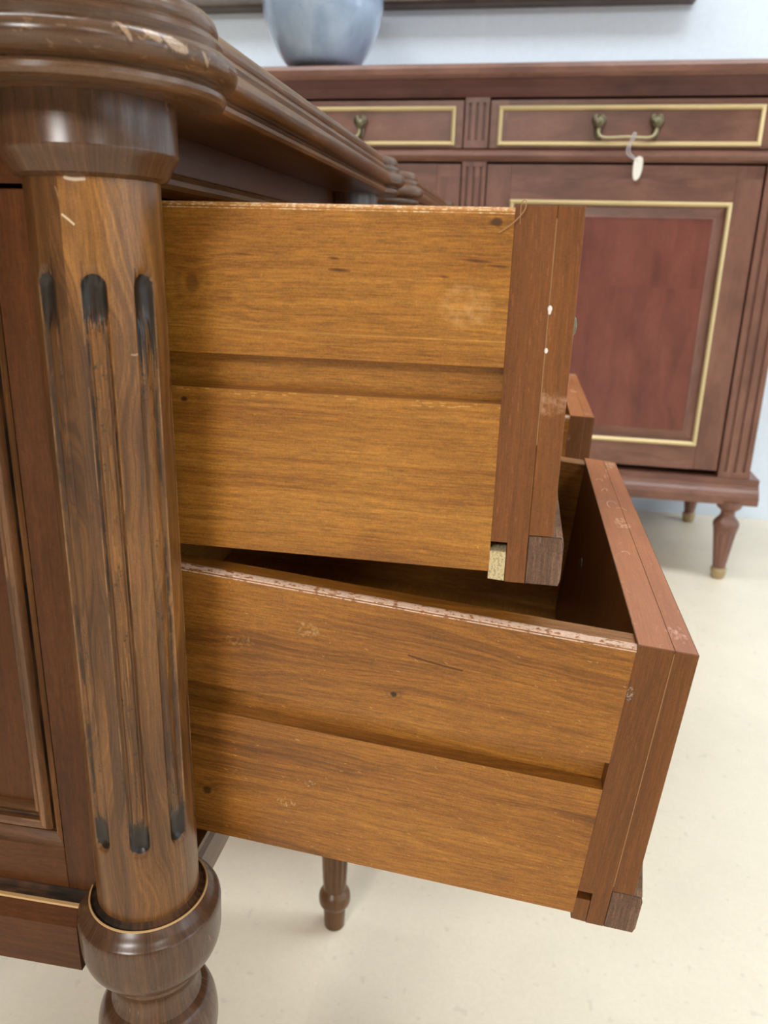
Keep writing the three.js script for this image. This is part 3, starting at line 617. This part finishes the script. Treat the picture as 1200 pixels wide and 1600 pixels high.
{
  const HW = 0.606, DP = 0.43, part = (n, g, m, p = SB) => mesh(n, g, m, p);
  part('top', prism([[-DP, 0.972], [0.020, 0.972], [0.026, 0.978], [0.027, 0.988], [0.022, 0.9955], [0.014, 0.998], [-DP, 0.998]], 'x', -HW - 0.028, HW + 0.028, 'x'), mMahog);
  part('cornice', prism([[-DP + 0.01, 0.942], [0.002, 0.942], [0.004, 0.948], [0.006, 0.958], [0.014, 0.968], [0.016, 0.972], [-DP + 0.01, 0.972]], 'x', -HW - 0.012, HW + 0.012, 'x', 0.3), mMahogShade);
  part('carcass', merge([box(-HW, -HW + 0.02, 0.20, 0.945, -DP + 0.01, -0.03, 'y'), box(HW - 0.02, HW, 0.20, 0.945, -DP + 0.01, -0.03, 'y'), box(-HW, HW, 0.20, 0.945, -DP, -DP + 0.012, 'x'), box(-HW, HW, 0.205, 0.225, -DP + 0.01, -0.03, 'x'), box(-HW, HW, 0.83, 0.842, -DP + 0.01, -0.03, 'x')]), mMahog);
  part('waist_rail', prism([[-0.03, 0.828], [0.003, 0.828], [0.008, 0.832], [0.0115, 0.838], [0.010, 0.845], [0.004, 0.849], [-0.03, 0.849]], 'x', -HW, HW, 'x', 0.1), mMahog);
  // reeded uprights: a wide one at each corner, a narrow one in the middle
  const reeded = (name, xa, xb, y0, y1, n) => {
    const g = group(name, SB), w = (xb - xa) / (2 * n + 1);
    mesh('board', box(xa, xb, y0, y1, -0.03, -0.0035, 'y', 0.0005), mMahog, g);
    for (let i = 0; i <= n; i++) mesh('reed', box(xa + 2 * i * w - (i ? w * 0.25 : 0), xa + (2 * i + 1) * w + (i < n ? w * 0.25 : 0), y0 + (i > 0 && i < n ? 0 : 0), y1, -0.004, 0.0015, 'y', 0.0015), mMahog, g);
    for (const [a, b] of [[y0, y0 + 0.014], [y1 - 0.010, y1]]) mesh('block', box(xa, xb, a, b, -0.004, 0.0018, 'y', 0.0006), mMahog, g);
  };
  for (const [y0, y1] of [[0.852, 0.942], [0.225, 0.828]]) {
    reeded('centre_pilaster', -0.024, 0.024, y0, y1, 3);
    for (const sd of [-1, 1]) reeded('corner_pilaster', sd > 0 ? 0.544 : -HW, sd > 0 ? HW : -0.544, y0, y1, 3);
  }
  const bar = [[0, 0.0002], [0.0010, 0.0036], [0.0038, 0.0048], [0.0070, 0.0040], [0.0090, 0.0016], [0.0090, -0.0006]];
  const knobG = lathe([[0.0075, 0], [0.0078, 0.0015], [0.0040, 0.003], [0.0036, 0.010], [0.0072, 0.013], [0.0098, 0.018], [0.0088, 0.023], [0.0045, 0.0262], [0.0001, 0.027]], 24).rotateX(Math.PI / 2);
  const leafG = new THREE.SphereGeometry(0.008, 12, 8).scale(0.9, 1.25, 0.5);
  for (const sd of [-1, 1]) {
    const xa = sd > 0 ? 0.026 : -0.541, xb = sd > 0 ? 0.541 : -0.026, xm = (xa + xb) / 2;
    const d = group('drawer', SB);
    mesh('drawer_front', box(xa, xb, 0.852, 0.938, -0.022, -0.0015, 'x', 0.001, 0.37 * (sd + 1)), mMahog, d);
    for (const m of mitred(xa + 0.015, xb - 0.015, 0.8555, 0.9275, bar)) mesh('gilt_strip', m, mGold, d);
    for (const k of [-1, 1]) {
      const kn = mesh('handle_post', merge([knobG.clone(), leafG.clone().translate(0.006, 0.006, 0.012), leafG.clone().translate(-0.006, 0.006, 0.012), leafG.clone().scale(1, 1.4, 1).translate(0, -0.012, 0.004)]), mBrassDark, d);
      kn.position.set(xm + k * 0.0525, 0.8945, -0.0015);
    }
    mesh('handle_bar', tube([[xm - 0.0525, 0.8890, 0.016], [xm - 0.0515, 0.877, 0.018], [xm - 0.046, 0.8705, 0.019], [xm, 0.8698, 0.019], [xm + 0.046, 0.8705, 0.019], [xm + 0.0515, 0.877, 0.018], [xm + 0.0525, 0.8890, 0.016]], 0.0026, 48, 8), mBrassPale, d);
    // door: framed, gilt strip round a raised red panel
    const o = group('door', SB), y0 = 0.238, y1 = 0.824, gx0 = xa + 0.048, gx1 = xb - 0.048, gy0 = 0.287, gy1 = 0.760;
    mesh('stile', box(xa, gx0, y0, y1, -0.022, -0.002, 'y', 0.0012), mMahog, o); mesh('stile', box(gx1, xb, y0, y1, -0.022, -0.002, 'y', 0.0012), mMahog, o);
    mesh('rail', box(gx0, gx1, y0, gy0, -0.022, -0.002, 'x', 0.0006), mMahog, o); mesh('rail', box(gx0, gx1, gy1, y1, -0.022, -0.002, 'x', 0.0006), mMahog, o);
    for (const m of mitred(gx0, gx1, gy0, gy1, bar.map(([a, b]) => [a, b - 0.002]))) mesh('gilt_strip', m, mGold, o);
    for (const m of mitred(gx0 + 0.007, gx1 - 0.007, gy0 + 0.007, gy1 - 0.007, [[0.002, -0.006], [0.005, -0.0075], [0.022, -0.0045], [0.0235, -0.0040], [0.0240, -0.0055]])) mesh('panel_bevel', m, mMahog, o);
    mesh('door_panel', box(gx0 + 0.030, gx1 - 0.030, gy0 + 0.030, gy1 - 0.030, -0.016, -0.0050, 'y', 0.0004, sd * 0.2), mMahogUp, o);
  }
  part('plinth', prism([[-DP, 0.174], [0.022, 0.174], [0.0235, 0.178], [0.0235, 0.192], [0.019, 0.200], [0.013, 0.206], [0.010, 0.212], [0.006, 0.214], [0.006, 0.226], [-DP, 0.226]], 'x', -HW - 0.020, HW + 0.020, 'x', 0.5), mMahog);
  const fR = (a, y) => { const r = 0.0125 + (0.0245 - 0.0125) * clamp((y - 0.024) / (0.114 - 0.024), 0, 1), st = Math.PI / 5, da = Math.abs(a - Math.round(a / st) * st) / (st / 2); return r - smooth(0.028, 0.036, y) * (1 - smooth(0.100, 0.108, y)) * r * 0.10 * Math.max(0, 1 - (da / 0.7) ** 2); };
  const footG = turned(fR, 0.022, 0.114, 60, 40, (u, v, y) => [y, u * 0.12]);
  const neckG = lathe([[0.0242, 0.112], ...curvePts([[0.0250, 0.115], [0.0262, 0.121], [0.0250, 0.128], [0.0190, 0.136], [0.0150, 0.142], [0.0140, 0.148]], 4), [0.0150, 0.152], [0.0240, 0.160], [0.0280, 0.176]], 40);
  const toeG = lathe([[0.0001, 0], [0.0110, 0], [0.0135, 0.003], [0.0150, 0.012], [0.0165, 0.020], [0.0155, 0.024], [0.012, 0.025]], 32);
  for (const x of [-HW + 0.030, HW - 0.030]) for (const z of [0.002, -DP + 0.035]) {
    const l = group('leg', SB); l.position.set(x, 0.004, z);
    mesh('fluted_taper', footG, mMahog, l); mesh('turned_neck', neckG, mMahog, l); mesh('toe_cap', toeG, mToe, l).userData.label = 'pale brass toe cap';
  }
}
// ------------------------------------------------------------------ tag hanging from the right drawer's handle
{
  const t = group('price_tag', scene); t.position.set(0.3185, 0.869, -1.4200);
  tag(t, 'small white tag hanging by a clear loop from the sideboard drawer handle', 'tag');
  const shape = new THREE.Shape(curvePts([[0, 0.019], [0.0065, 0.017], [0.0088, 0.006], [0.0090, -0.005], [0.0065, -0.016], [0.002, -0.0215], [-0.003, -0.021], [-0.0062, -0.012], [-0.0078, 0.002], [-0.0062, 0.014], [0, 0.019]], 3).map((p) => V2(...p)));
  const g = new THREE.ExtrudeGeometry(shape, { depth: 0.0022, bevelEnabled: true, bevelSize: 0.0006, bevelThickness: 0.0006, bevelSegments: 2 });
  g.rotateY(0.25).rotateZ(-0.06).translate(0.0105, -0.056, 0.0015);
  mesh('tag_plate', g, std({ color: '#e9e2d6', roughness: 0.4 }), t);
  mesh('plastic_loop', tube([[-0.001, 0.0045, -0.001], [-0.003, 0.001, 0.0035], [-0.0065, -0.010, 0.0045], [-0.0115, -0.022, 0.0040], [-0.0100, -0.033, 0.0040], [0.0010, -0.041, 0.0045], [0.0100, -0.0455, 0.0045]], 0.0010, 40, 8), std({ color: '#e8e4ea', roughness: 0.25, transmission: 0.4, thickness: 0 }), t);
  mesh('plastic_loop', tube([[-0.001, 0.0045, -0.001], [0.0015, 0.002, 0.0035], [-0.001, -0.008, 0.0045], [-0.0055, -0.016, 0.0045], [-0.0062, -0.030, 0.0045], [0.0030, -0.0385, 0.0045], [0.0100, -0.0455, 0.0045]], 0.0010, 40, 8), std({ color: '#e8e4ea', roughness: 0.25, transmission: 0.4, thickness: 0 }), t);
}
// ------------------------------------------------------------------ vase on the sideboard
{
  const v = group('ceramic_vase', scene); v.position.set(-0.309, 0.994, -1.535);
  tag(v, 'rounded pale blue-grey glazed ceramic vase standing on the sideboard', 'vase');
  const glaze = toTexture(speckle(1024, 512, (x, y, i, j) => {
    const a = fbm(x * 10, y * 6), b = fbm(x * 34, y * 18), c = Math.abs(noise(x * 46, y * 30)), m = c < 0.03 ? -10 : 0, k = a * 16 + b * 10 + m + 3 * noise(i * 0.5, j * 0.5);
    return [150 + k, 169 + k, 196 + k * 0.9];
  }));
  const outer = curvePts([[0.062, 0.012], [0.078, 0.020], [0.098, 0.050], [0.114, 0.085], [0.1225, 0.125], [0.120, 0.165], [0.104, 0.205], [0.076, 0.232], [0.056, 0.245], [0.052, 0.258], [0.062, 0.270]], 6);
  const g = new THREE.LatheGeometry([...outer, [0.058, 0.271], [0.048, 0.258], [0.050, 0.244], [0.10, 0.19], [0.115, 0.12], [0.07, 0.03], [0.0001, 0.026]].map((p) => V2(...p)), 72);
  mesh('body', g, std({ map: glaze, roughness: 0.16, clearcoat: 0.6, clearcoatRoughness: 0.08 }), v);
  mesh('foot_ring', lathe([[0.0001, 0], [0.055, 0], [0.060, 0.002], [0.062, 0.012], [0.0001, 0.014]], 48), std({ color: '#3c3836', roughness: 0.8 }), v).userData.label = 'dark unglazed foot';
}
// ------------------------------------------------------------------ picture above the sideboard
{
  const p = group('picture_frame', scene); p.position.set(-0.28, 1.204, ROOM.z0);
  tag(p, 'dark brown wooden picture frame hanging above the sideboard', 'picture');
  const w = 0.745, h = 0.9, m = std({ map: wood({ ...walnut, W: 512, H: 128, mW: 0.5, mH: 0.12, dark: [60, 48, 40], mid: [86, 72, 62], light: [104, 90, 78], seed: 71 }), roughness: 0.5 });
  for (const g of mitred(-w, w, 0, h, [[0, 0.001], [0, 0.046], [0.006, 0.052], [0.020, 0.050], [0.034, 0.040], [0.045, 0.034], [0.047, 0.010]])) mesh('frame_rail', g, m, p);
  mesh('picture_board', box(-w + 0.04, w - 0.04, 0.04, h - 0.04, 0.002, 0.012, 'x', 0.001), std({ color: '#b9b3a4', roughness: 0.8 }), p);
}
scene.traverse((o) => { if (o.isLight) o.castShadow = true; });
renderer.render(scene, camera);
